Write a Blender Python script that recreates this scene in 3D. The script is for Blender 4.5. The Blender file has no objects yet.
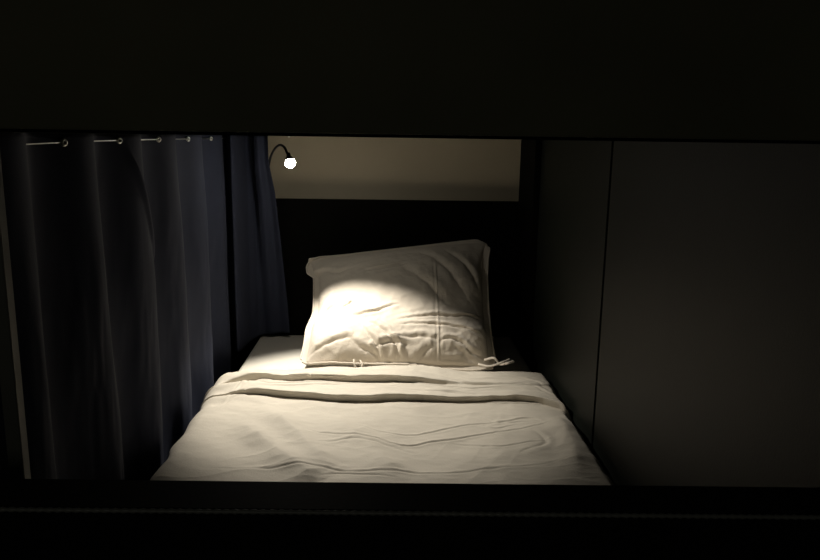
import bpy, bmesh, math, random
import numpy as np
from mathutils import Vector, Matrix, Euler
random.seed(4)
rng = np.random.default_rng(7)
scene = bpy.context.scene
C = scene.collection
EZ = 1.30                      # eye height; everything below is written relative to the eye and lifted by EZ
F = 720.0
PITCH = math.radians(11.2); YAW = math.radians(-1.6); ROLL = math.radians(0.85)

# ------------------------------------------------------------------ camera
cam_d = bpy.data.cameras.new('camera'); cam = bpy.data.objects.new('camera', cam_d); C.objects.link(cam)
cam_d.sensor_width = 36.0; cam_d.lens = F/820*36.0; cam_d.clip_start = 0.02
R = (Matrix.Rotation(YAW, 3, 'Z') @ Matrix.Rotation(math.pi/2-PITCH, 3, 'X') @ Matrix.Rotation(ROLL, 3, 'Z'))
cam.matrix_world = Matrix.Translation((0, 0, EZ)) @ R.to_4x4()
scene.camera = cam

def ray(px, py):
    return (R @ Vector(((px-410)/F, (280-py)/F, -1.0))).normalized()
def on_z(px, py, z):           # z relative to the eye
    d = ray(px, py); return d*(z/d.z)
def on_y(px, py, Y):
    d = ray(px, py); return d*(Y/d.y)

# ------------------------------------------------------------------ materials
def mat(name, col, rough=0.6, bump=0.0, scale=60.0, var=0.0, metal=0.0, spec=0.5, sheen=0.0, stretch=(1,1,1), vscale=None, rvar=0.0, detail=4):
    m = bpy.data.materials.new(name); m.use_nodes = True
    nt = m.node_tree; N = nt.nodes; L = nt.links
    b = N['Principled BSDF']
    b.inputs['Base Color'].default_value = (*col, 1); b.inputs['Roughness'].default_value = rough
    b.inputs['Metallic'].default_value = metal; b.inputs['Specular IOR Level'].default_value = spec
    b.inputs['Sheen Weight'].default_value = sheen
    tc = N.new('ShaderNodeTexCoord'); mp = N.new('ShaderNodeMapping'); mp.inputs['Scale'].default_value = stretch
    L.new(tc.outputs['Object'], mp.inputs['Vector'])
    if var > 0:
        n = N.new('ShaderNodeTexNoise'); n.inputs['Scale'].default_value = vscale or scale*0.15; n.inputs['Detail'].default_value = 6
        L.new(mp.outputs['Vector'], n.inputs['Vector'])
        r = N.new('ShaderNodeMapRange'); r.inputs['From Min'].default_value = .3; r.inputs['From Max'].default_value = .7
        r.inputs['To Min'].default_value = 1-var; r.inputs['To Max'].default_value = 1+var
        L.new(n.outputs['Fac'], r.inputs['Value'])
        mx = N.new('ShaderNodeVectorMath'); mx.operation = 'SCALE'; mx.inputs[0].default_value = col
        L.new(r.outputs['Result'], mx.inputs['Scale']); L.new(mx.outputs['Vector'], b.inputs['Base Color'])
    if bump > 0:
        n2 = N.new('ShaderNodeTexNoise'); n2.inputs['Scale'].default_value = scale; n2.inputs['Detail'].default_value = detail
        L.new(mp.outputs['Vector'], n2.inputs['Vector'])
        bp = N.new('ShaderNodeBump'); bp.inputs['Strength'].default_value = bump; bp.inputs['Distance'].default_value = 0.002
        L.new(n2.outputs['Fac'], bp.inputs['Height']); L.new(bp.outputs['Normal'], b.inputs['Normal'])
    return m
M = {}
M['panel'] = mat('charcoal_laminate', (.0100, .0125, .0096), .55, .12, 300, .12, vscale=9, spec=.18)
M['panel_dark'] = mat('black_laminate', (.0035, .0035, .003), .6, .1, 250, .12, vscale=8, spec=.04)
M['fascia'] = mat('black_brown_board', (.14, .135, .085), .65, .1, 250, .14, vscale=6, spec=.2)
M['rail'] = mat('black_rail', (.006, .006, .0055), .6, .1, 200, .1, spec=.15)
M['edge'] = mat('rubber_edging', (.22, .22, .20), .35, .0, 200, spec=.5)
M['wall'] = mat('off_white_plaster', (.60, .53, .39), .8, .25, 120, .05, vscale=5)
M['post'] = mat('grey_painted_post', (.16, .16, .135), .6, .1, 120, .1)
M['floor'] = mat('dark_floor', (.03, .028, .025), .6, .1, 40, .2)
M['curtain'] = mat('navy_curtain', (.022, .028, .054), .9, .15, 500, .06, vscale=20, sheen=.0)
M['linen'] = mat('beige_cotton', (.66, .60, .51), .85, .28, 260, .04, vscale=12, sheen=.1)
M['duvet'] = mat('beige_duvet_cotton', (.63, .583, .495), .85, .28, 260, .04, vscale=10, sheen=.1)
M['sheet'] = mat('pale_sheet', (.74, .71, .63), .85, .2, 300, .04, vscale=10)
M['ticking'] = mat('mattress_cover', (.32, .30, .24), .85, .2, 200, .05)
M['steel'] = mat('steel', (.85, .85, .82), .40, 0, metal=1.0)
M['wire'] = mat('wire', (.70, .70, .68), .35, 0, metal=1.0)
M['lamp_black'] = mat('black_lamp_metal', (.02, .02, .02), .45, 0)
em = bpy.data.materials.new('led_lens'); em.use_nodes = True
bb = em.node_tree.nodes['Principled BSDF']; bb.inputs['Base Color'].default_value = (1, .95, .85, 1)
bb.inputs['Emission Color'].default_value = (1, .93, .80, 1); bb.inputs['Emission Strength'].default_value = 125
M['lens'] = em

# ------------------------------------------------------------------ helpers
def link_mesh(name, verts, faces, m, parent=None, smooth=False):
    me = bpy.data.meshes.new(name); me.from_pydata([tuple(v) for v in verts], [], [tuple(f) for f in faces]); me.update()
    if smooth: me.polygons.foreach_set('use_smooth', [True]*len(me.polygons))
    o = bpy.data.objects.new(name, me); C.objects.link(o); me.materials.append(m)
    if parent: o.parent = parent
    return o
def bm_obj(name, bm, m, parent=None, smooth=False):
    me = bpy.data.meshes.new(name); bm.normal_update(); bm.to_mesh(me); bm.free()
    if smooth: me.polygons.foreach_set('use_smooth', [True]*len(me.polygons))
    o = bpy.data.objects.new(name, me); C.objects.link(o); me.materials.append(m)
    if parent: o.parent = parent
    return o
def add_box(bm, x0, x1, y0, y1, z0, z1, bev=0.002):
    g = bmesh.ops.create_cube(bm, size=1)
    for v in g['verts']:
        v.co = Vector(((x0+x1)/2+v.co.x*(x1-x0), (y0+y1)/2+v.co.y*(y1-y0), (z0+z1)/2+v.co.z*(z1-z0)))
    if bev: bmesh.ops.bevel(bm, geom=list({e for v in g['verts'] for e in v.link_edges}), offset=bev, segments=2, affect='EDGES')
def box(name, x0, x1, y0, y1, z0, z1, m, parent=None, bev=0.002):
    """z relative to the eye"""
    bm = bmesh.new(); add_box(bm, x0, x1, y0, y1, z0+EZ, z1+EZ, bev); return bm_obj(name, bm, m, parent)
def tube_mesh(pts, rad, seg=12, cap=True):
    pts = [Vector(p) for p in pts]; n = len(pts)
    rads = rad if hasattr(rad, '__len__') else [rad]*n
    V = []; Fc = []; up = Vector((0.13, 0.21, 0.97)); prev = None
    for i, p in enumerate(pts):
        t = (pts[min(i+1, n-1)]-pts[max(i-1, 0)]).normalized()
        a = (up.cross(t) if prev is None else prev - t*prev.dot(t))
        if a.length < 1e-5: a = Vector((1, 0, 0)).cross(t)
        a.normalize(); b = t.cross(a); prev = a
        for k in range(seg):
            q = 2*math.pi*k/seg; V.append(p+(a*math.cos(q)+b*math.sin(q))*rads[i])
    for i in range(n-1):
        for k in range(seg):
            Fc.append((i*seg+k, i*seg+(k+1) % seg, (i+1)*seg+(k+1) % seg, (i+1)*seg+k))
    if cap: Fc.append(tuple(reversed(range(seg)))); Fc.append(tuple((n-1)*seg+k for k in range(seg)))
    return V, Fc
def tube(name, pts, rad, m, parent=None, seg=12):
    V, Fc = tube_mesh(pts, rad, seg); return link_mesh(name, V, Fc, m, parent, True)
def up(v): return Vector((v[0], v[1], v[2]+EZ))
def spline(P, n=12):
    P = [Vector(p) for p in P]; out = []
    Q = [P[0]*2-P[1]]+P+[P[-1]*2-P[-2]]
    for i in range(1, len(Q)-2):
        for k in range(n):
            t = k/n; a, b, c, d = Q[i-1], Q[i], Q[i+1], Q[i+2]
            out.append(.5*((2*b)+(c-a)*t+(2*a-5*b+4*c-d)*t*t+(3*b-a-3*c+d)*t**3))
    out.append(P[-1]); return out
def tag(o, label=None, cat=None, group=None, kind=None):
    if label: o['label'] = label
    if cat: o['category'] = cat
    if group: o['group'] = group
    if kind: o['kind'] = kind
    return o
def empty(name, loc=(0, 0, 0)):
    o = bpy.data.objects.new(name, None); C.objects.link(o); o.location = loc; o.empty_display_size = .05; return o

# value noise in numpy
_T = rng.random((64, 64))
def vn(x, y):
    xi = np.floor(x).astype(int); yi = np.floor(y).astype(int); fx = x-xi; fy = y-yi
    fx = fx*fx*fx*(fx*(fx*6-15)+10); fy = fy*fy*fy*(fy*(fy*6-15)+10)
    a = _T[xi % 64, yi % 64]; b = _T[(xi+1) % 64, yi % 64]; c = _T[xi % 64, (yi+1) % 64]; d = _T[(xi+1) % 64, (yi+1) % 64]
    return (a*(1-fx)+b*fx)*(1-fy)+(c*(1-fx)+d*fx)*fy-.5
def fbm(x, y, o=4):
    s = 0; a = 1
    for k in range(o): s = s+a*vn(x*2**k+17.3*k, y*2**k+5.1*k); a *= .5
    return s
def ridged(x, y, o=3):
    s = 0; a = 1
    for k in range(o): s = s+a*(1-np.abs(vn(x*2**k+9.7*k, y*2**k+3.3*k))*4)**3*.3; a *= .5
    return s
def sstep(a, b, x):
    t = np.clip((x-a)/(b-a), 0, 1); return t*t*(3-2*t)
def smooth_poly(pts, n=6):
    if len(pts) < 3: return pts
    return [(q.x, q.y) for q in spline([(a, b, 0) for a, b in pts], n)]
def seg_dist(X, Y, pts):
    pts = smooth_poly(pts)
    """signed distance (positive on the left) and the parameter along a polyline"""
    best = np.full(X.shape, 1e9); sg = np.zeros(X.shape); par = np.zeros(X.shape)
    n = len(pts)-1
    for i in range(n):
        (ax, ay), (bx, by) = pts[i], pts[i+1]
        dx, dy = bx-ax, by-ay; L2 = dx*dx+dy*dy
        t = np.clip(((X-ax)*dx+(Y-ay)*dy)/L2, 0, 1)
        ex = X-(ax+t*dx); ey = Y-(ay+t*dy); d = np.hypot(ex, ey)
        k = d < best; best = np.where(k, d, best)
        sg = np.where(k, np.sign(dx*ey-dy*ex), sg); par = np.where(k, (i+t)/n, par)
    return best*np.where(sg == 0, 1, sg), par
def crease(X, Y, pts, w, h, asym=2.5):
    """a fold line: gentle slope on one side, steep on the other, fading at both ends"""
    d, t = seg_dist(X, Y, pts)
    asym = min(asym, max(1.0, w/.0030))
    fade = np.clip(np.minimum(t, 1-t)*5, 0, 1)
    return h*fade*np.exp(-(np.where(d > 0, d/w, -d/(w/asym)))**1.6)

def pinch(X, Y, pts, w, h):
    """a pinched fold in stuffed cloth: a thin valley with a soft roll above it"""
    d, t = seg_dist(X, Y, pts)
    fade = np.sin(np.pi*np.clip(t, 0, 1))**.7
    return h*fade*(.85*np.exp(-((np.abs(d)-w*1.1)/(w*.9))**2)*np.where(d > 0, 1, .45)-.75*np.exp(-(np.abs(d)/(w*.38))**1.5))
XR = 0.462      # side panel plane
YH = 2.495      # headboard face
YB = 2.585      # plaster wall behind
YF0, YF1 = 0.60, 0.66   # foot rail
# ------------------------------------------------------------------ the setting
tag(box('floor', -1.6, 1.2, -.6, 2.8, -EZ-.05, -EZ, M['floor'], bev=0), kind='structure')
tag(box('wall_back', -1.6, 1.2, YB, YB+.08, -EZ, .95, M['wall'], bev=0), kind='structure')

# ------------------------------------------------------------------ bunk carcass
bunk = empty('bunk_bed', (0, YF0, 0))
tag(bunk, 'black built-in bunk frame with panelled side, headboard and a foot rail around the lit bed', 'bunk bed')
def bp(name, *a, **k):
    o = box(name, *a, parent=bunk, **k); o.matrix_parent_inverse = Matrix.Translation((0, -YF0, 0)); return o
YS = on_y(602, 300, 1.0); YS = YS.y*XR/YS.x
bp('side_panel', XR, XR+.03, YS+.006, YB-.005, -EZ+.005, .02, M['panel'], bev=.0008)
bp('side_panel', XR, XR+.03, YF1-.04, YS-.006, -EZ+.005, .02, M['panel'], bev=.0008)
tag(bp('panel_backing', XR+.03, XR+.04, YF1-.04, YB-.005, -EZ+.005, .02, M['panel_dark'], bev=0))
zt = on_y(400, 200.3, YH).z
bp('headboard', -.64, XR-.001, YH, YH+.022, -EZ+.005, zt, M['panel_dark'], bev=.002)
bp('corner_strip', XR-.020, XR-.0005, YH-.26, YH-.001, -EZ+.005, -.001, M['panel_dark'], bev=.002)  # narrow black strip standing in the head corner
zr = on_y(400, 481, YF1).z
fr_ = bp('foot_rail', -.95, .95, YF0, YF1, zr-.32, zr, M['rail'], bev=.004)
for v in fr_.data.vertices: v.co.z -= v.co.x*.010       # the rail sits a touch out of level
# ribbed edging strip along the front top edge
V = []; Fc = []
nb = 760
for i in range(nb+1):
    x = -.95+1.9*i/nb; rr = .0021+.0005*math.sin(i*1.9)
    for k in range(8):
        q = 2*math.pi*k/8; V.append((x, YF0-.0005+rr*math.cos(q), EZ+zr-x*.010-.001+rr*math.sin(q)))
for i in range(nb):
    for k in range(8): Fc.append((i*8+k, (i+1)*8+k, (i+1)*8+(k+1) % 8, i*8+(k+1) % 8))
e = link_mesh('edge_strip', V, Fc, M['edge'], bunk, True); e.matrix_parent_inverse = Matrix.Translation((0, -YF0, 0))
e['label'] = 'ribbed edging strip along the rail'
# upper bunk: front fascia and the ceiling panel over the bed
bp('upper_fascia', -.95, .95, YF1-.01, YF1+.02, .0025, .95, M['fascia'], bev=.001)
bp('ceiling_panel', -.62, XR+.03, YF1+.022, YB-.003, -.0005, .03, M['panel_dark'], bev=.0005)
p0 = on_y(9, 475, .80); p1 = on_y(24, 475, .80)
bp('corner_post', p0.x, p1.x, .80, .816, -EZ+.003, -.004, M['post'], bev=.001)
bp('bed_base', -.486, XR-.016, YF1+.02, YH-.004, -.93, -.842, M['panel_dark'], bev=.004)
for x in (-.44, XR-.08):
    for y in (.75, YH-.12):
        bp('leg', x-.02, x+.03, y, y+.05, -EZ, -.93, M['panel_dark'], bev=.002)

# ------------------------------------------------------------------ mattress and topper
def slab(name, x0, x1, y0, y1, z0, z1, r, m, wob=.003, parent=None, n=90):
    bm = bmesh.new(); add_box(bm, x0, x1, y0, y1, z0+EZ, z1+EZ, 0)
    bmesh.ops.bevel(bm, geom=bm.edges[:], offset=r, segments=5, affect='EDGES', profile=.55)
    bmesh.ops.subdivide_edges(bm, edges=[e for e in bm.edges if e.calc_length() > .3], cuts=40, use_grid_fill=True)
    for v in bm.verts:
        s = float(fbm(np.array(v.co.x*5), np.array(v.co.y*5), 2))*wob
        if v.co.z > EZ+(z0+z1)/2: v.co.z += s
    return bm_obj(name, bm, m, parent, True)
ZM = -.724; ZS = -.694
mt = slab('mattress', -.472, XR-.02, YF1+.03, YH-.006, -.842, ZM, .025, M['ticking'], wob=0)
tag(mt, 'mattress in a pale greenish cover showing at the left edge under the bedding', 'mattress')
tp = slab('mattress_topper', -.458, XR-.026, YF1+.04, YH-.012, ZM+.001, ZS, .015, M['sheet'], wob=.004)
tag(tp, 'topper under a smooth pale sheet, bare beside the pillow', 'mattress topper')

# ------------------------------------------------------------------ duvet (turned down at the head)
ZD = -.672
def Zxy(px, py, z=ZD+.012):
    p = on_z(px, py, z); return (p.x, p.y)
YD0 = .72
def duvet_mesh():
    nu, nv = 330, 640
    xl, xr = -.460, XR-.022
    dl, dr = .15, .05                     # how far the sides hang
    W = xr-xl; tot = dl+W+dr
    u = np.linspace(0, tot, nu); v = np.linspace(0, 1, nv)
    U, Vv = np.meshgrid(u, v, indexing='ij')
    Xf = U-dl+xl                          # flat X coordinate
    head = 2.020+.010*np.sin(Xf*9+1)+.010*fbm(Xf*7, Xf*0+3.3, 3)-.03*sstep(-.30, -.46, Xf)
    Y = YD0+(head-YD0)*Vv
    # top surface
    h = np.zeros_like(Xf)
    h += .014*fbm(Xf*2.3+4, Y*2.0+1, 3)
    h += .0040*fbm(Xf*9+(Y*3), Y*12, 4)
    h += .0048*ridged(Xf*2.6+Y*1.3, Y*7.5-Xf*.8+.6*fbm(Xf*4, Y*4, 2), 3)
    h += .0040*ridged(Xf*5.5-Y*2.5, Y*4.5+Xf*1.5, 2)
    # turned-down part: two layers with edges facing the foot
    E2 = [Zxy(*p) for p in ((205, 394), (228, 389), (262, 388), (300, 391), (340, 395), (400, 395), (470, 394), (520, 394), (548, 398), (575, 408))]
    e2 = np.interp(Xf, [p[0] for p in E2], [p[1] for p in E2])
    ker = np.hanning(41); ker /= ker.sum()
    def sm(e): return np.apply_along_axis(lambda q: np.convolve(np.pad(q, 20, mode='edge'), ker, 'valid'), 0, e)
    e2 = sm(e2)+.007*fbm(Xf*14, Xf*0, 3)
    E1 = [Zxy(*p) for p in ((208, 388), (228, 380), (262, 377), (300, 379), (400, 381), (450, 383), (550, 385))]
    e1 = np.interp(Xf, [p[0] for p in E1], [p[1] for p in E1])
    e1 = sm(e1)+.008*fbm(Xf*8+4, Xf*0, 3)
    def lip(Y, e, hgt, w, sink):
        d = Y-e
        up_ = sstep(-w*.5, w*.5, d)
        roll = np.exp(-((d-w*1.2)/(w*1.6))**2)*hgt*.45
        under = -np.exp(-((d+w*.9)/(w*.9))**2)*sink
        return hgt*up_+roll+under
    k1 = (.8+.9*vn(Xf*3.1+2.2, Xf*0+1.7))*(1-.75*sstep(.0, .25, Xf))
    k2 = (.9+1.1*vn(Xf*4.1+7.2, Xf*0+4.7))
    h += lip(Y, e2, .011, .006, .013)*k2
    h += lip(Y, e1, .013, .007, .013)*k1
    shift = .022*k2*np.exp(-((Y-e2-.007)/.011)**2)+.022*np.exp(-((Y-e1-.008)/.011)**2)*k1
    # soft ridges on the turned-down part, between the edges and the pillow
    on = sstep(0, .03, Y-e1)
    h += on*.004*np.sin((Y-e1)*70+3*fbm(Xf*3, Y*2, 2))*(.5+.7*vn(Xf*4+2, Y*3))
    h += on*.006*ridged(Xf*1.6+3, Y*13+1.2*fbm(Xf*3, Y*3, 2), 2)
    h -= .018*sstep(.045, 0, head-Y)        # comes down at the head edge
    # gathered layers at the left end
    lf = sstep(-.28, -.43, Xf)
    h += lf*.008*np.sin((Y-e2)*95+Xf*20)*np.exp(-((Y-e2-.06)/.11)**2)
    WX = Xf+.010*fbm(Xf*13+2, Y*13, 3); WY = Y+.010*fbm(Xf*13+7, Y*13+5, 3)
    # crease lines seen on the flat part
    for pts, w, a, *asy in [
        ([(300, 424), (335, 428), (372, 432), (405, 439), (440, 434), (520, 426), (560, 420)], .010, .0052),
        ([(350, 418), (400, 428), (430, 426), (480, 419), (540, 419)], .009, .0045),
        ([(210, 459), (250, 460), (300, 461), (350, 464), (430, 467), (500, 464), (575, 457)], .006, .0034),
        ([(322, 469), (345, 466), (400, 472)], .007, .0032),
        ([(235, 415), (270, 440), (300, 462), (318, 474)], .045, .0200, 1),
        ([(262, 400), (300, 432), (335, 465)], .048, .0200, 1),
        ([(330, 408), (370, 440), (400, 475)], .050, .0120, 1),
        ([(480, 412), (500, 418), (530, 415), (548, 424)], .012, .0045),
        ([(478, 419), (495, 424), (520, 421)], .008, .0035),
        ([(556, 412), (572, 440), (582, 475)], .040, .0170, 1),
        ([(530, 425), (545, 440), (520, 450)], .020, .0050),
        ([(315, 436), (360, 434), (420, 448)], .014, .0040),
        ([(450, 436), (500, 442), (560, 436)], .010, .0030),
    ]:
        h += crease(WX, WY, [Zxy(*p) for p in pts], w*.8, a*.8, 1) if asy else pinch(WX, WY, [Zxy(*p) for p in pts], max(w*.55, .0055), a*.50)
    # creases on the turned-down part
    for pts, w, a in [
        ([(232, 382), (262, 374), (330, 373), (400, 376)], .012, .0070),
        ([(225, 389), (250, 380), (300, 380), (350, 379)], .010, .0060),
        ([(222, 392), (238, 380), (262, 372), (300, 368)], .010, .0045),
        ([(216, 396), (230, 388), (252, 385), (290, 386)], .010, .0035),
        ([(228, 384), (244, 376), (275, 377), (340, 378), (400, 381)], .010, .0070),
        ([(262, 366), (330, 370), (420, 371), (500, 373)], .009, .0050),
        ([(400, 376), (460, 381), (520, 382), (552, 388)], .009, .0060),
        ([(440, 391), (500, 392), (556, 394)], .009, .0070),
        ([(520, 376), (538, 381), (556, 391)], .010, .0060),
        ([(430, 372), (480, 378), (535, 377)], .014, .0080),
        ([(400, 383), (470, 386), (545, 386)], .012, .0060),
        ([(505, 370), (530, 374), (548, 382)], .012, .0070),
    ]:
        h += pinch(WX, WY, [Zxy(*p, ZD+.03) for p in pts], max(w*.55, .0055), a*.50)
    h = np.where(h < -.004, -.004+.009*np.tanh((h+.004)/.009), h)
    # side drape: arc-length wrap over the mattress edge
    r = .035
    s_left = np.clip(-(Xf-(xl+r*.2)), 0, None); s_right = np.clip(Xf-(xr-r*.2), 0, None)
    # position
    def wrap(s):                      # returns outward, downward travel
        a = np.clip(s/r, 0, math.pi/2); rest = np.clip(s-r*math.pi/2, 0, None)
        return r*np.sin(a)+rest*.03, r*(1-np.cos(a))+rest*.99
    ol, dl_ = wrap(s_left); orr, dr_ = wrap(s_right)
    Xc = np.clip(Xf, xl+r*.2, xr-r*.2)-ol+orr*.75
    flat = ((s_left <= 0) & (s_right <= 0))
    Z = ZD-dl_-dr_
    side = sstep(0, .05, s_left)+sstep(0, .04, s_right)
    wob = .010*fbm(Y*9, U*3, 3)+.006*np.sin(Y*38+2*fbm(Y*3, U, 2))
    Xw = Xc+np.where(s_left > 0, -1, 1)*side*(wob*.7+h*.12)
    Zw = Z+h*(1-side*.75)
    Xw = Xw+.5*sstep(0, .02, s_right)*.018*fbm(Y*9+3, Y*0+2, 3)
    Xw = np.where(s_left > .045, np.minimum(Xw, -.480), Xw)
    Xw = np.minimum(Xw, XR-.004)
    # foot end hangs down too
    Yo = Y-shift*(1-side*.5).clip(0, 1)
    return Xw, Yo, Zw, nu, nv, tot
def grid_faces(nu, nv):
    i, j = np.meshgrid(np.arange(nu-1), np.arange(nv-1), indexing='ij'); a = i*nv+j
    return np.stack([a, a+nv, a+nv+1, a+1], -1).reshape(-1, 4)
Xw, Yw, Zw, nu, nv, _ = duvet_mesh()
Vd = np.stack([Xw, Yw, Zw+EZ], -1).reshape(-1, 3)
du = link_mesh('duvet', Vd.tolist(), grid_faces(nu, nv).tolist(), M['duvet'], None, True)
so = du.modifiers.new('thickness', 'SOLIDIFY'); so.thickness = .004; so.offset = -1
tag(du, 'beige creased duvet turned down below the pillow, one side hanging over the bed edge', 'duvet')
_dz = Zw
def duvet_z(x, y):
    d = (Xw-x)**2+(Yw-y)**2; k = np.argmin(d); return float(Zw.flat[k])

# ------------------------------------------------------------------ pillow: two inflated cloth layers with a flange
def sim_pillow(N=110, m=4, Lx=1.0, Ly=.82, steps=420):
    gx, gy = np.meshgrid(np.linspace(-Lx/2, Lx/2, N), np.linspace(-Ly/2, Ly/2, N), indexing='ij')
    idx = np.minimum(np.minimum(np.arange(N)[:, None], N-1-np.arange(N)[:, None]), np.minimum(np.arange(N)[None, :], N-1-np.arange(N)[None, :]))
    seam = idx <= m
    P = [np.stack([gx, gy, np.where(seam, 0, s*.02)+.004*fbm(gx*9+s, gy*9, 3)], -1) for s in (1, -1)]
    V = [np.zeros_like(p) for p in P]
    dx = Lx/(N-1); dy = Ly/(N-1); dd = math.hypot(dx, dy)
    loose = 1.06
    tz = 1+.09*fbm(gx*7+3, gy*7, 3)
    shrink = np.where(seam, .955, loose)*tz
    def con(p, sa, sb, rest, k):
        a = p[sa]; b = p[sb]; d = b-a; l = np.linalg.norm(d, axis=-1, keepdims=True)+1e-9
        r = (rest*.5*(shrink[sa]+shrink[sb]))[..., None]
        c = d*(l-r)/l*.5*k
        p[sa] += c; p[sb] -= c
    S = np.s_
    for it in range(steps):
        pr = .0011*min(1, it/80)
        for q, s in ((0, 1), (1, -1)):
            p = P[q]; v = V[q]
            tx = np.zeros_like(p); ty = np.zeros_like(p)
            tx[1:-1] = p[2:]-p[:-2]; ty[:, 1:-1] = p[:, 2:]-p[:, :-2]
            n = np.cross(tx, ty)*s; n /= (np.linalg.norm(n, axis=-1, keepdims=True)+1e-9)
            f = n*pr*(~seam)[..., None]
            v[:] = v*.90+f
            p += v
        old = [p.copy() for p in P]
        for k in range(6):
            for p in P:
                for o in (0, 1):
                    n2 = (N-o)//2*2
                    con(p, S[o:o+n2:2, :], S[o+1:o+n2:2, :], dx, 1)
                    con(p, S[:, o:o+n2:2], S[:, o+1:o+n2:2], dy, 1)
                    con(p, S[o:o+n2:2, :-1], S[o+1:o+n2:2, 1:], dd, .35)
                    con(p, S[o:o+n2:2, 1:], S[o+1:o+n2:2, :-1], dd, .35)
                # mild bending
                for st in (2,):
                    con2 = .06
                    a = p[:-4]; b = p[4:]; d = b-a; l = np.linalg.norm(d, axis=-1, keepdims=True); c = d*(np.minimum(l-4*dx*.97, 0))/l*.5*con2; p[:-4] += c; p[4:] -= c
                    a = p[:, :-4]; b = p[:, 4:]; d = b-a; l = np.linalg.norm(d, axis=-1, keepdims=True); c = d*(np.minimum(l-4*dy*.97, 0))/l*.5*con2; p[:, :-4] += c; p[:, 4:] -= c
            av = (P[0]+P[1])/2
            for p in P: p[seam] = av[seam]
        for q in (0, 1):
            V[q] += (P[q]-old[q])*.9
            sp = np.linalg.norm(V[q], axis=-1, keepdims=True); V[q] *= np.minimum(1, .01/(sp+1e-9))
    return P, seam, N
P, seam, NP = sim_pillow()
def up2(p):                       # cubic refinement of the simulated cloth
    for ax in (0, 1):
        p = np.moveaxis(p, ax, 0)
        e = np.concatenate([2*p[:1]-p[1:2], p, 2*p[-1:]-p[-2:-1]])
        mid = (-e[:-3]+9*e[1:-2]+9*e[2:-1]-e[3:])/16
        out = np.empty((2*len(p)-1,)+p.shape[1:]); out[::2] = p; out[1::2] = mid
        p = np.moveaxis(out, 0, ax)
    return p
P = [up2(p) for p in P]; NP = 2*NP-1
_i = np.minimum(np.arange(NP), NP-1-np.arange(NP)); seam = np.minimum(_i[:, None], _i[None, :]) <= 8
# where the four flange corners are in the photo (pixel) at the depth they stand
YPB, YPT = 2.03, 2.40
cBL = on_y(300, 369, YPB); cBR = on_y(499, 371, YPB); cTL = on_y(306, 259, YPT); cTR = on_y(489, 238, YPT)
def lerp(a, b, t): return a+(b-a)*t
nrm = ((cBR-cBL).cross(cTL-cBL)).normalized()
if nrm.y > 0: nrm = -nrm
nA = np.array(nrm)
PX = [p.copy() for p in P]
mn = np.minimum(P[0].min((0, 1)), P[1].min((0, 1))); mxx = np.maximum(P[0].max((0, 1)), P[1].max((0, 1)))
thick = .066/max(P[0][..., 2].max(), 1e-4)
def map_pillow(p):
    a = ((p[..., 0]-mn[0])/(mxx[0]-mn[0]))[..., None]; b = ((p[..., 1]-mn[1])/(mxx[1]-mn[1]))[..., None]
    BL, BR, TL, TR = (np.array(c) for c in (cBL, cBR, cTL, cTR))
    base = (BL*(1-a)+BR*a)*(1-b)+(TL*(1-a)+TR*a)*b
    return base, a[..., 0], b[..., 0]
def pil_uv(px, py):
    """photo pixel to (a, b) on the pillow's mid plane, lifted by its half thickness"""
    o = np.array(cBL)+nA*.06; d = np.array(ray(px, py)); t = o.dot(nA)/d.dot(nA); q = d*t-nA*.06
    # invert the bilinear map by Newton
    BL, BR, TL, TR = (np.array(c) for c in (cBL, cBR, cTL, cTR)); a = b = .5
    for _ in range(12):
        f = (BL*(1-a)+BR*a)*(1-b)+(TL*(1-a)+TR*a)*b-q
        Ja = (BR-BL)*(1-b)+(TR-TL)*b; Jb = (TL-BL)*(1-a)+(TR-BR)*a
        s, *_r = np.linalg.lstsq(np.stack([Ja, Jb], 1), -f, rcond=None); a += s[0]; b += s[1]
    return (a*.6, b*.45)              # metres-ish
PIL_CREASES = [
    ([(350, 316), (372, 314), (400, 308)], .007, .0085, 3.5),
    ([(318, 312), (332, 303), (350, 304)], .012, .006, 2),
    ([(338, 309), (352, 303), (352, 300)], .007, .0085, 3.5),
    ([(306, 347), (325, 340), (345, 337), (352, 338)], .010, .006, 2),
    ([(352, 338), (362, 344), (378, 350), (390, 366)], .010, .007, 2),
    ([(360, 325), (372, 338), (380, 352), (384, 368)], .009, .008, 2.5),
    ([(366, 322), (384, 332), (398, 346), (402, 364)], .010, .008, 2.5),
    ([(372, 344), (392, 341), (410, 344)], .010, .007, 2.5),
    ([(400, 340), (396, 352), (410, 366)], .009, .008, 2),
    ([(395, 338), (420, 337), (438, 338)], .008, .005, 3),
    ([(412, 366), (420, 350), (436, 342)], .012, .007, 2),
    ([(396, 322), (436, 318), (466, 317), (482, 318)], .007, .0085, 3.5),
    ([(400, 327), (436, 327), (460, 330), (484, 334)], .006, .0080, 3.5),
    ([(440, 339), (458, 340), (470, 345), (482, 350)], .007, .0085, 3.5),
    ([(456, 344), (470, 350), (488, 362)], .010, .006, 2),
    ([(440, 350), (452, 352), (464, 350)], .006, .004, 2.5),
    ([(366, 272), (390, 270), (408, 267)], .006, .005, 3),
    ([(400, 268), (430, 290), (450, 310)], .020, .005, 1.5),
    ([(420, 255), (450, 275), (472, 305)], .018, .006, 1.5),
    ([(445, 252), (466, 268), (480, 290)], .016, .006, 1.5),
    ([(315, 328), (320, 305), (332, 290)], .010, .005, 2),
    ([(318, 262), (335, 270), (352, 268)], .014, .005, 2),
    ([(328, 362), (345, 350), (362, 358)], .014, .006, 2),
]
allV = []; fr = None
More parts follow.
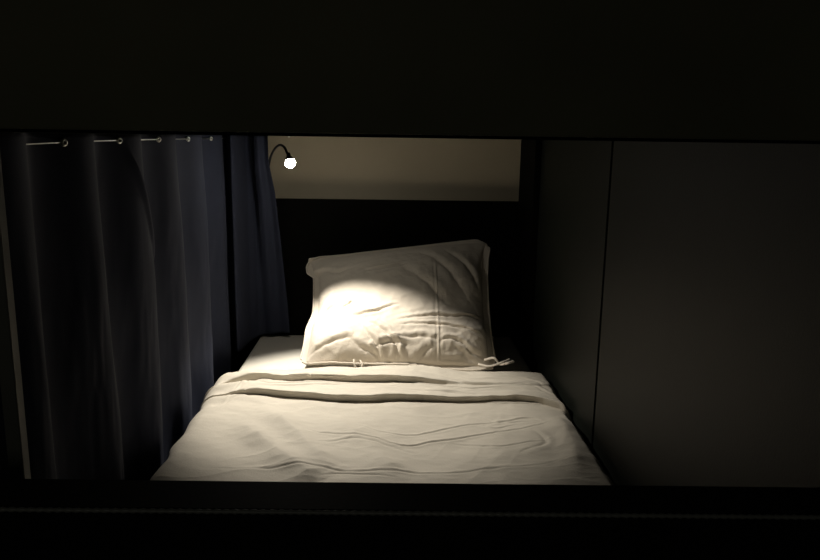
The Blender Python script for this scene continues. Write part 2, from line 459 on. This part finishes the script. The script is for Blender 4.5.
for q, s in ((0, 1), (1, -1)):
    base, a, b = map_pillow(P[q])
    n = P[q][..., 2]*thick
    A = a*.6; B = b*.45
    if s == 1:
        w = sstep(0, .05, np.minimum(np.minimum(A, .6-A), np.minimum(B, .45-B)))
        A2 = A+.007*fbm(A*22, B*22, 3); B2 = B+.007*fbm(A*22+9, B*22+4, 3)
        for pts, wd, hh, asy in PIL_CREASES:
            n = n+w*pinch(A2, B2, [pil_uv(*p) for p in pts], wd, hh*(1.05 if asy > 2.4 else .9))
        n = n+w*(.005*fbm(A*16, B*16, 4)+.0055*ridged(A*7+B*4, B*11-A*3, 3)+.006*sstep(.26, .10, B)*ridged(A*13-B*6+2, B*8+A*4, 3))
        # seam line down the front
        sx = pil_uv(438, 325)[0]
        n = n+.0016*np.exp(-((A-sx)/.0026)**2)*sstep(.36, .30, B)
        n = n-.0012*np.exp(-((np.abs(A-sx)-.006)/.003)**2)*sstep(.36, .30, B)
        # slump: belly hangs forward over the lower hem
        n = n+.026*np.exp(-((B-.085)/.050)**2)*w*(.85+.6*vn(A*9, B*0+.3))
    W = base+n[..., None]*nA
    W[..., 0] += .020*sstep(.28, .0, a)*sstep(.30, .50, b)*sstep(.86, .80, b)
    # flatten at headboard and at the bed
    W[..., 1] = np.minimum(W[..., 1], YH-.004)
    allV.append(W)
FW = allV[0]
# rest on duvet / topper: keep every vertex above the surface beneath it
from bisect import bisect
sx_ = (np.round((FW[..., 0]), 3))
def floor_z(x, y):
    return np.where(y < 2.06, 0, 0)
step = 7
Dx, Dy, Dz = Xw[::step, ::step].ravel(), Yw[::step, ::step].ravel(), Zw[::step, ::step].ravel()
for W in allV:
    low = np.argwhere(W[..., 2] < -.58)
    for i, j in low:
        x, y, z = W[i, j]
        if y < 2.06:
            k = np.argmin((Dx-x)**2+(Dy-y)**2); fz = Dz[k]+.006
            t = min(1, max(0, (y-2.035)/.025)); fz = fz*(1-t)+(ZS+.006)*t
        else: fz = ZS+.006
        if z < fz: W[i, j, 2] = fz
V = np.concatenate([allV[0].reshape(-1, 3), allV[1].reshape(-1, 3)]); V[:, 2] += EZ
# split flange layers by a hair so that they are two cloths
f1 = grid_faces(NP, NP); f2 = f1[:, ::-1]+NP*NP
pil = link_mesh('pillow', V.tolist(), f1.tolist()+f2.tolist(), M['linen'], None, True)
bmw = bmesh.new(); bmw.from_mesh(pil.data); bmesh.ops.remove_doubles(bmw, verts=bmw.verts[:], dist=1e-5); bmw.to_mesh(pil.data); bmw.free()
pil.data.polygons.foreach_set('use_smooth', [True]*len(pil.data.polygons))
ss = pil.modifiers.new('smooth', 'SUBSURF'); ss.levels = 0; ss.render_levels = 1
tag(pil, 'plump crumpled beige pillow leaning on the black headboard in the lamp light', 'pillow')
# piping along the flange edge
g = allV[0]
ring = [g[i, 0] for i in range(NP)]+[g[-1, j] for j in range(1, NP)]+[g[i, -1] for i in range(NP-2, -1, -1)]+[g[0, j] for j in range(NP-2, 0, -1)]
ring = [up(r) for r in ring]; ring.append(ring[0])
tube('piping', ring, .0028, M['linen'], pil, 8)
# thin tie ribbons at the lower corner of the pillow
def ribbon(name, px, w, par):
    pts = spline([up(on_y(x, y, Y)) for x, y, Y in px], 8)
    V = []; Fc = []
    for i, p in enumerate(pts):
        d = (pts[min(i+1, len(pts)-1)]-pts[max(i-1, 0)]).normalized(); sdir = d.cross(Vector((0, -.8, .6))).normalized()
        V += [p-sdir*w/2, p+sdir*w/2]
    for i in range(len(pts)-1): Fc.append((2*i, 2*i+1, 2*i+3, 2*i+2))
    o = link_mesh(name, V, Fc, M['linen'], par, True)
    s_ = o.modifiers.new('t', 'SOLIDIFY'); s_.thickness = .0012
    return o
ribbon('tie', [(484, 360, 2.035), (494, 358, 2.02), (500, 364, 2.01), (508, 363, 1.995), (514, 361, 2.01)], .007, pil)
ribbon('tie', [(478, 364, 2.02), (490, 366, 2.00), (503, 362, 2.00), (510, 359, 2.03)], .006, pil)
ribbon('tie', [(354, 359, 2.00), (354, 363, 1.99), (356, 368, 1.985)], .005, pil)
ribbon('tie', [(360, 360, 2.00), (362, 364, 1.99), (361, 369, 1.985)], .005, pil)

# ------------------------------------------------------------------ curtain on a tension wire
XC = -.534; RING0, PER = 2.420, .243
rings = [RING0-PER*k for k in range(8)]
def wire_z(Y): return -.0115-.007*np.exp(-((Y-.75)/.45)**2)-.003*(2.4-Y)/1.6
ztop, zbot = -.0012, -1.00
def curtain():
    Ys = np.linspace(.90, 2.402, 620); nz = 120
    t = np.linspace(0, 1, nz)
    Yg, T = np.meshgrid(Ys, t, indexing='ij')
    Zg = ztop+(zbot-ztop)*T
    ph = 2*math.pi*(Yg-RING0)/PER
    free = sstep(.05, .35, T)
    ph2 = ph+free*(1-.8*sstep(1.8, 2.15, Yg))*(1.1*fbm(Yg*2.2, T*1.4+3, 2)+.5*fbm(Yg*7, T*2.5, 2))
    amp = .020+.012*sstep(0, .3, T)
    sn = np.sin(ph2)
    X = XC+amp*(sn*.93+.10*np.cos(2*ph2)*free)
    X += free*(.010*fbm(Yg*11+T*2, T*2+1, 3)+.003*fbm(Yg*40, T*6, 2))
    # second minor folds
    X += free*.003*np.sin(ph2*2.0+2.1+T*3)
    Yo = Yg+free*.012*np.cos(ph2)*1.0
    yr = 1.45+.13*np.clip(T/.25, 0, 1.6)
    X += .013*np.exp(-((Yg-yr)/.009)**2)*sstep(.02, .08, T)*sstep(.45, .25, T)
    X = XC+.038*np.tanh((X-XC)/.038)
    X = np.where(T < .02, XC+.018*np.sin(ph), X)
    V = np.stack([X, Yo, Zg+EZ], -1)
    return V, 620, nz
V, a_, b_ = curtain()
cu = link_mesh('curtain', V.reshape(-1, 3).tolist(), grid_faces(a_, b_).tolist(), M['curtain'], None, True)
s_ = cu.modifiers.new('t', 'SOLIDIFY'); s_.thickness = .0012; s_.offset = 0
tag(cu, 'long navy grommet curtain in vertical folds along the left side of the bed', 'curtain')
def torus(name, c, axis, Rr, r, m, parent):
    V = []; Fc = []; ax = Vector(axis).normalized(); a = ax.orthogonal().normalized(); b = ax.cross(a); n1, n2 = 22, 8
    for i in range(n1):
        q = 2*math.pi*i/n1; d = a*math.cos(q)+b*math.sin(q)
        for j in range(n2):
            w = 2*math.pi*j/n2; V.append(Vector(c)+d*(Rr+r*math.cos(w))+ax*r*math.sin(w))
    for i in range(n1):
        for j in range(n2): Fc.append((i*n2+j, ((i+1) % n1)*n2+j, ((i+1) % n1)*n2+(j+1) % n2, i*n2+(j+1) % n2))
    return link_mesh(name, V, Fc, m, parent, True)
for y in rings[:7]:
    torus('eyelet', (XC+.0025, y-.002, EZ+float(wire_z(y))), (1, -.55, 0), .0042, .0024, M['steel'], cu)
# far flap, gathered against the headboard with its hem on the sheet
def flap():
    n, nz = 160, 90; s = np.linspace(0, 1, n); t = np.linspace(0, 1, nz); S_, T = np.meshgrid(s, t, indexing='ij')
    zb = np.interp(S_, [0, .25, .5, .8, 1], [-.71, -.70, -.683, -.676, -.674])
    Z = ztop+(zb-ztop)*T
    yt = [0, .12, .27, .5, .85, 1]; yy = [2.350, 2.352, 2.375, 2.405, 2.436, 2.440]
    xe = np.interp(T, yt, [on_y(x, y, Y_).x for (x, y), Y_ in zip([(268, 139), (269, 165), (275.5, 203), (281, 250), (288, 305), (290, 330)], yy)])
    ks = [0, .10, .17, .24, .34, .48]
    Xs = np.interp(S_, ks, [-.558, -.520, -.502, -.492, -.478, -.456]); Ys_ = np.interp(S_, ks, [2.430, 2.350, 2.286, 2.300, 2.400, 2.432])
    kr = np.hanning(15); kr /= kr.sum()
    Xs, Ys_ = (np.apply_along_axis(lambda q: np.convolve(np.pad(q, 7, mode='edge'), kr, 'valid'), 0, q) for q in (Xs, Ys_))
    Ye = np.interp(T, yt, yy)
    f2 = sstep(.48, .62, S_)
    X = np.where(S_ < .48, Xs, -.456+(xe+.456)*(S_-.48)/.52)
    Y = np.where(S_ < .48, Ys_, 2.432*(1-f2)+Ye*f2)+sstep(.3, .6, S_)*.006*np.sin(S_*22+1.2+.8*T)+.003*fbm(S_*8, T*3, 3)*T
    Y = np.minimum(Y, YH-.004)
    return np.stack([X, Y, Z+EZ], -1), n, nz
V, a_, b_ = flap()
fl = link_mesh('curtain', V.reshape(-1, 3).tolist(), grid_faces(a_, b_).tolist(), M['curtain'], None, True)
s_ = fl.modifiers.new('t', 'SOLIDIFY'); s_.thickness = .0012; s_.offset = 0
tag(fl, 'short dark navy curtain end behind the lamp, hem resting on the sheet', 'curtain')
wp = [(XC, y, EZ+float(wire_z(y))) for y in np.linspace(.68, 2.42, 40)]
wr = tube('curtain_wire', wp, .0011, M['wire'], None, 8)
tag(wr, 'thin steel wire threaded through the curtain eyelets just under the ceiling panel', 'curtain wire')
# turnbuckle near the front end of the wire
pa = on_y(-6, 146.5, .86)
tube('tensioner', [(XC, y, EZ+float(wire_z(y))) for y in (.930, .938, .968, .976)], [.0018, .0034, .0034, .0018], M['steel'], wr, 12)

# ------------------------------------------------------------------ reading lamp
YL = 2.36
tip = on_y(289.5, 160, YL-.075)
lampbase = on_y(272, 214, YH-.016)
lamp = empty('reading_lamp', up(lampbase))
tag(lamp, 'small black gooseneck reading lamp, lit, arching over the head of the bed', 'reading lamp')
inv = Matrix.Translation(-up(lampbase))
def lp(o): o.matrix_parent_inverse = inv; return o
bm = bmesh.new(); add_box(bm, lampbase.x-.018, lampbase.x+.018, YH-.030, YH-.0005, lampbase.z-.03+EZ, lampbase.z+.03+EZ, .005)
lp(bm_obj('base', bm, M['lamp_black'], lamp))
LD = Vector((.225, -.27, -.935)).normalized()     # where the head points
neck_px = [(272, 212, YH-.024), (269.5, 195, 2.455), (268.4, 178, 2.425), (268.7, 167, 2.390), (270.8, 156.5, 2.33), (275, 148.5, 2.25), (280, 145, 2.18), (284.5, 147.5, 2.11), (287, 153, 2.077)]
npts = [up(on_y(*q)) for q in neck_px]
headc = up(on_y(290.0, 161.5, YH-.425))
npts.append(headc-LD*.024)
lp(tube('gooseneck', spline(npts, 8), .0036, M['lamp_black'], lamp, 12))
prof = [(-.026, .0036), (-.024, .0055), (-.016, .0062), (-.010, .0095), (-.004, .0135), (-.004, .0125), (-.008, .0095)]
def lathe(name, c, axis, prof, m, parent, seg=28):
    ax = Vector(axis).normalized(); a = ax.orthogonal().normalized(); b = ax.cross(a); V = []; Fc = []
    for z, r in prof:
        for k in range(seg):
            q = 2*math.pi*k/seg; V.append(Vector(c)+ax*z+(a*math.cos(q)+b*math.sin(q))*r)
    for i in range(len(prof)-1):
        for k in range(seg): Fc.append((i*seg+k, (i+1)*seg+k, (i+1)*seg+(k+1) % seg, i*seg+(k+1) % seg))
    Fc.append(tuple(range(seg))); Fc.append(tuple((len(prof)-1)*seg+k for k in reversed(range(seg))))
    return link_mesh(name, V, Fc, m, parent, True)
lp(lathe('lamp_head', headc, LD, prof, M['lamp_black'], lamp))
lens_prof = [(-.0065, .0095), (-.003, .0122), (.001, .0140), (.005, .0145), (.009, .0139), (.0130, .0115), (.0160, .008), (.0178, .0042), (.0186, .0008)]
ln = lp(lathe('lens', headc, LD, lens_prof, M['lens'], lamp)); ln['label'] = 'glowing round white lens'

sp = bpy.data.lights.new('lamp_beam', 'SPOT'); spo = bpy.data.objects.new('lamp_beam', sp); C.objects.link(spo)
spo.location = headc+LD*.030
spo.rotation_euler = LD.to_track_quat('-Z', 'Y').to_euler()
sp.energy = 27; sp.color = (1, .925, .81); sp.spot_size = math.radians(85.5); sp.spot_blend = .50; sp.shadow_soft_size = .006
# steel cap added under the ceiling panel to make the small glint above the lamp
sc = up(on_y(289, 138.2, 2.30)); sc.z = EZ-.0016
gl_cap = lathe('ceiling_glint', sc, (0, 0, -1), [(0, .008), (.0015, .0075), (.0035, .004), (.004, .0006)], M['steel'], None, 16)
tag(gl_cap, 'tiny steel cap added for a glint under the ceiling panel right above the lamp', 'glint cap')

# ------------------------------------------------------------------ room light: dim corridor light behind the camera
al = bpy.data.lights.new('corridor_light', 'AREA'); alo = bpy.data.objects.new('corridor_light', al); C.objects.link(alo)
al.shape = 'RECTANGLE'; al.size = .5; al.size_y = .3; al.energy = .45; al.color = (1, .96, .82)
alo.location = (-.35, -1.1, EZ+.25); alo.rotation_euler = (Vector((0, 1.0, EZ-.3))-Vector(alo.location)).to_track_quat('-Z', 'Y').to_euler()
w = bpy.data.worlds.new('world'); scene.world = w; w.use_nodes = True
w.node_tree.nodes['Background'].inputs['Color'].default_value = (.9, 1, .8, 1); w.node_tree.nodes['Background'].inputs['Strength'].default_value = .004
vs = scene.view_settings; vs.view_transform = 'Standard'; vs.look = 'None'; vs.exposure = 0; vs.gamma = 1; vs.use_curve_mapping = False
